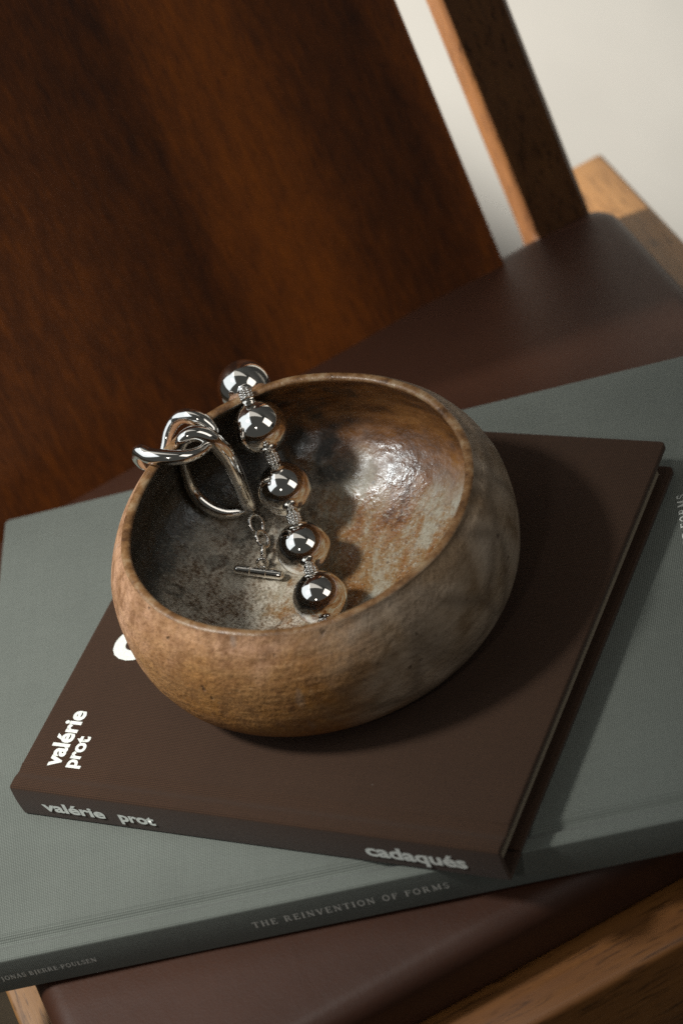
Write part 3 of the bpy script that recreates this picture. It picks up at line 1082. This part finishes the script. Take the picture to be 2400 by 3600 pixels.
# two big twisted links: one astride the rim, one hanging from it inside the bowl
L2 = [(0.0383, 0.1308, 0.0798), (0.0437, 0.1294, 0.0789), (0.0505, 0.1296, 0.0781), (0.0567, 0.1317, 0.0765), (0.0609, 0.1362, 0.0740), (0.0625, 0.1419, 0.0717), (0.0625, 0.1493, 0.0700), (0.0618, 0.1537, 0.0707), (0.0590, 0.1552, 0.0738), (0.0540, 0.1557, 0.0770), (0.0480, 0.1556, 0.0773), (0.0433, 0.1540, 0.0749), (0.0405, 0.1503, 0.0714), (0.0398, 0.1456, 0.0679), (0.0390, 0.1404, 0.0648), (0.0370, 0.1360, 0.0643), (0.0346, 0.1331, 0.0685), (0.0350, 0.1316, 0.0750)]
R2 = [0.0027, 0.0030, 0.0030, 0.0027, 0.0023, 0.0020, 0.0020, 0.0023, 0.0027, 0.0029, 0.0028, 0.0025, 0.0022, 0.0019, 0.0018, 0.0018, 0.0019, 0.0023]
ring_part('twisted_link', L2, R2, 1.22)
L1 = [(0.0582, 0.1466, 0.0763), (0.0624, 0.1486, 0.0723), (0.0646, 0.1498, 0.0662), (0.0659, 0.1505, 0.0586), (0.0661, 0.1506, 0.0486), (0.0656, 0.1505, 0.0374), (0.0655, 0.1504, 0.0281), (0.0657, 0.1502, 0.0245), (0.0630, 0.1497, 0.0240), (0.0597, 0.1472, 0.0250), (0.0550, 0.1443, 0.0273), (0.0498, 0.1433, 0.0313), (0.0452, 0.1438, 0.0369), (0.0437, 0.1445, 0.0434), (0.0446, 0.1447, 0.0512), (0.0470, 0.1434, 0.0600), (0.0503, 0.1412, 0.0690), (0.0525, 0.1421, 0.0745), (0.0547, 0.1440, 0.0765)]
R1 = [0.0026, 0.0028, 0.0030, 0.0029, 0.0027, 0.0026, 0.0026, 0.0016, 0.0015, 0.0018, 0.0021, 0.0022, 0.0021, 0.0018, 0.0016, 0.0016, 0.0018, 0.0022, 0.0025]
ring_part('twisted_link', L1, R1, 1.42)


def oval(name, c, major, normal, a, b, wire):
    major = major.normalized()
    normal = (normal - major * normal.dot(major)).normalized()
    minor = normal.cross(major)
    path = [c - NO + major * a * cos(2 * pi * k / 36) + minor * b * sin(2 * pi * k / 36) for k in range(36)]
    return obj(name, tube_bm(path, wire, True, 12), S_, nk)


back = -FW
d_im = lambda x, y: RX * x - UP * y   # a direction across the view
oval('chain_link', Vector((.0688, .1451, .0200)), d_im(0.30, 0.95), back * 0.9 + d_im(0.4, 0.1), 0.0044, 0.0031, 0.00088)
oval('chain_link', Vector((.0735, .1391, .0170)), d_im(0.45, 0.9), back * 0.7 + d_im(0.6, -0.2), 0.0041, 0.0030, 0.00090)
oval('chain_link', Vector((.0759, .1327, .0147)), d_im(0.02, 1.0), back * 0.15 + d_im(1.0, 0.0), 0.0038, 0.0024, 0.00088)
oval('jump_ring', Vector((.0772, .1277, .0138)), d_im(1.0, 0.1), back * 0.85 + d_im(0.0, 0.5), 0.0023, 0.0023, 0.00078)
# toggle bar with two turned collars
P0, P1 = Vector((0.0665, 0.1205, 0.0168)), Vector((0.0892, 0.1239, 0.0110))
Lb = (P1 - P0).length
R_b = 0.0021
prb = [(0.0, 0.0)]
for i in range(1, 7):
    a = pi / 2 * i / 6
    prb.append((R_b * sin(a), R_b * (1 - cos(a))))
for zc in (Lb * 0.31, Lb * 0.62):
    prb += [(R_b, zc - 0.0007), (R_b + 0.00028, zc - 0.0005), (R_b + 0.00028, zc + 0.0005), (R_b, zc + 0.0007)]
for i in range(0, 7):
    a = pi / 2 * i / 6
    prb.append((R_b * cos(a), Lb - R_b + R_b * sin(a)))
prb[-1] = (0.0, Lb)
bar = obj('toggle_bar', lathe_bm(prb, 28), S_, nk, auto=45)
bar.matrix_local = Matrix.Translation(P0 - NO) @ (P1 - P0).to_track_quat('Z', 'Y').to_matrix().to_4x4()
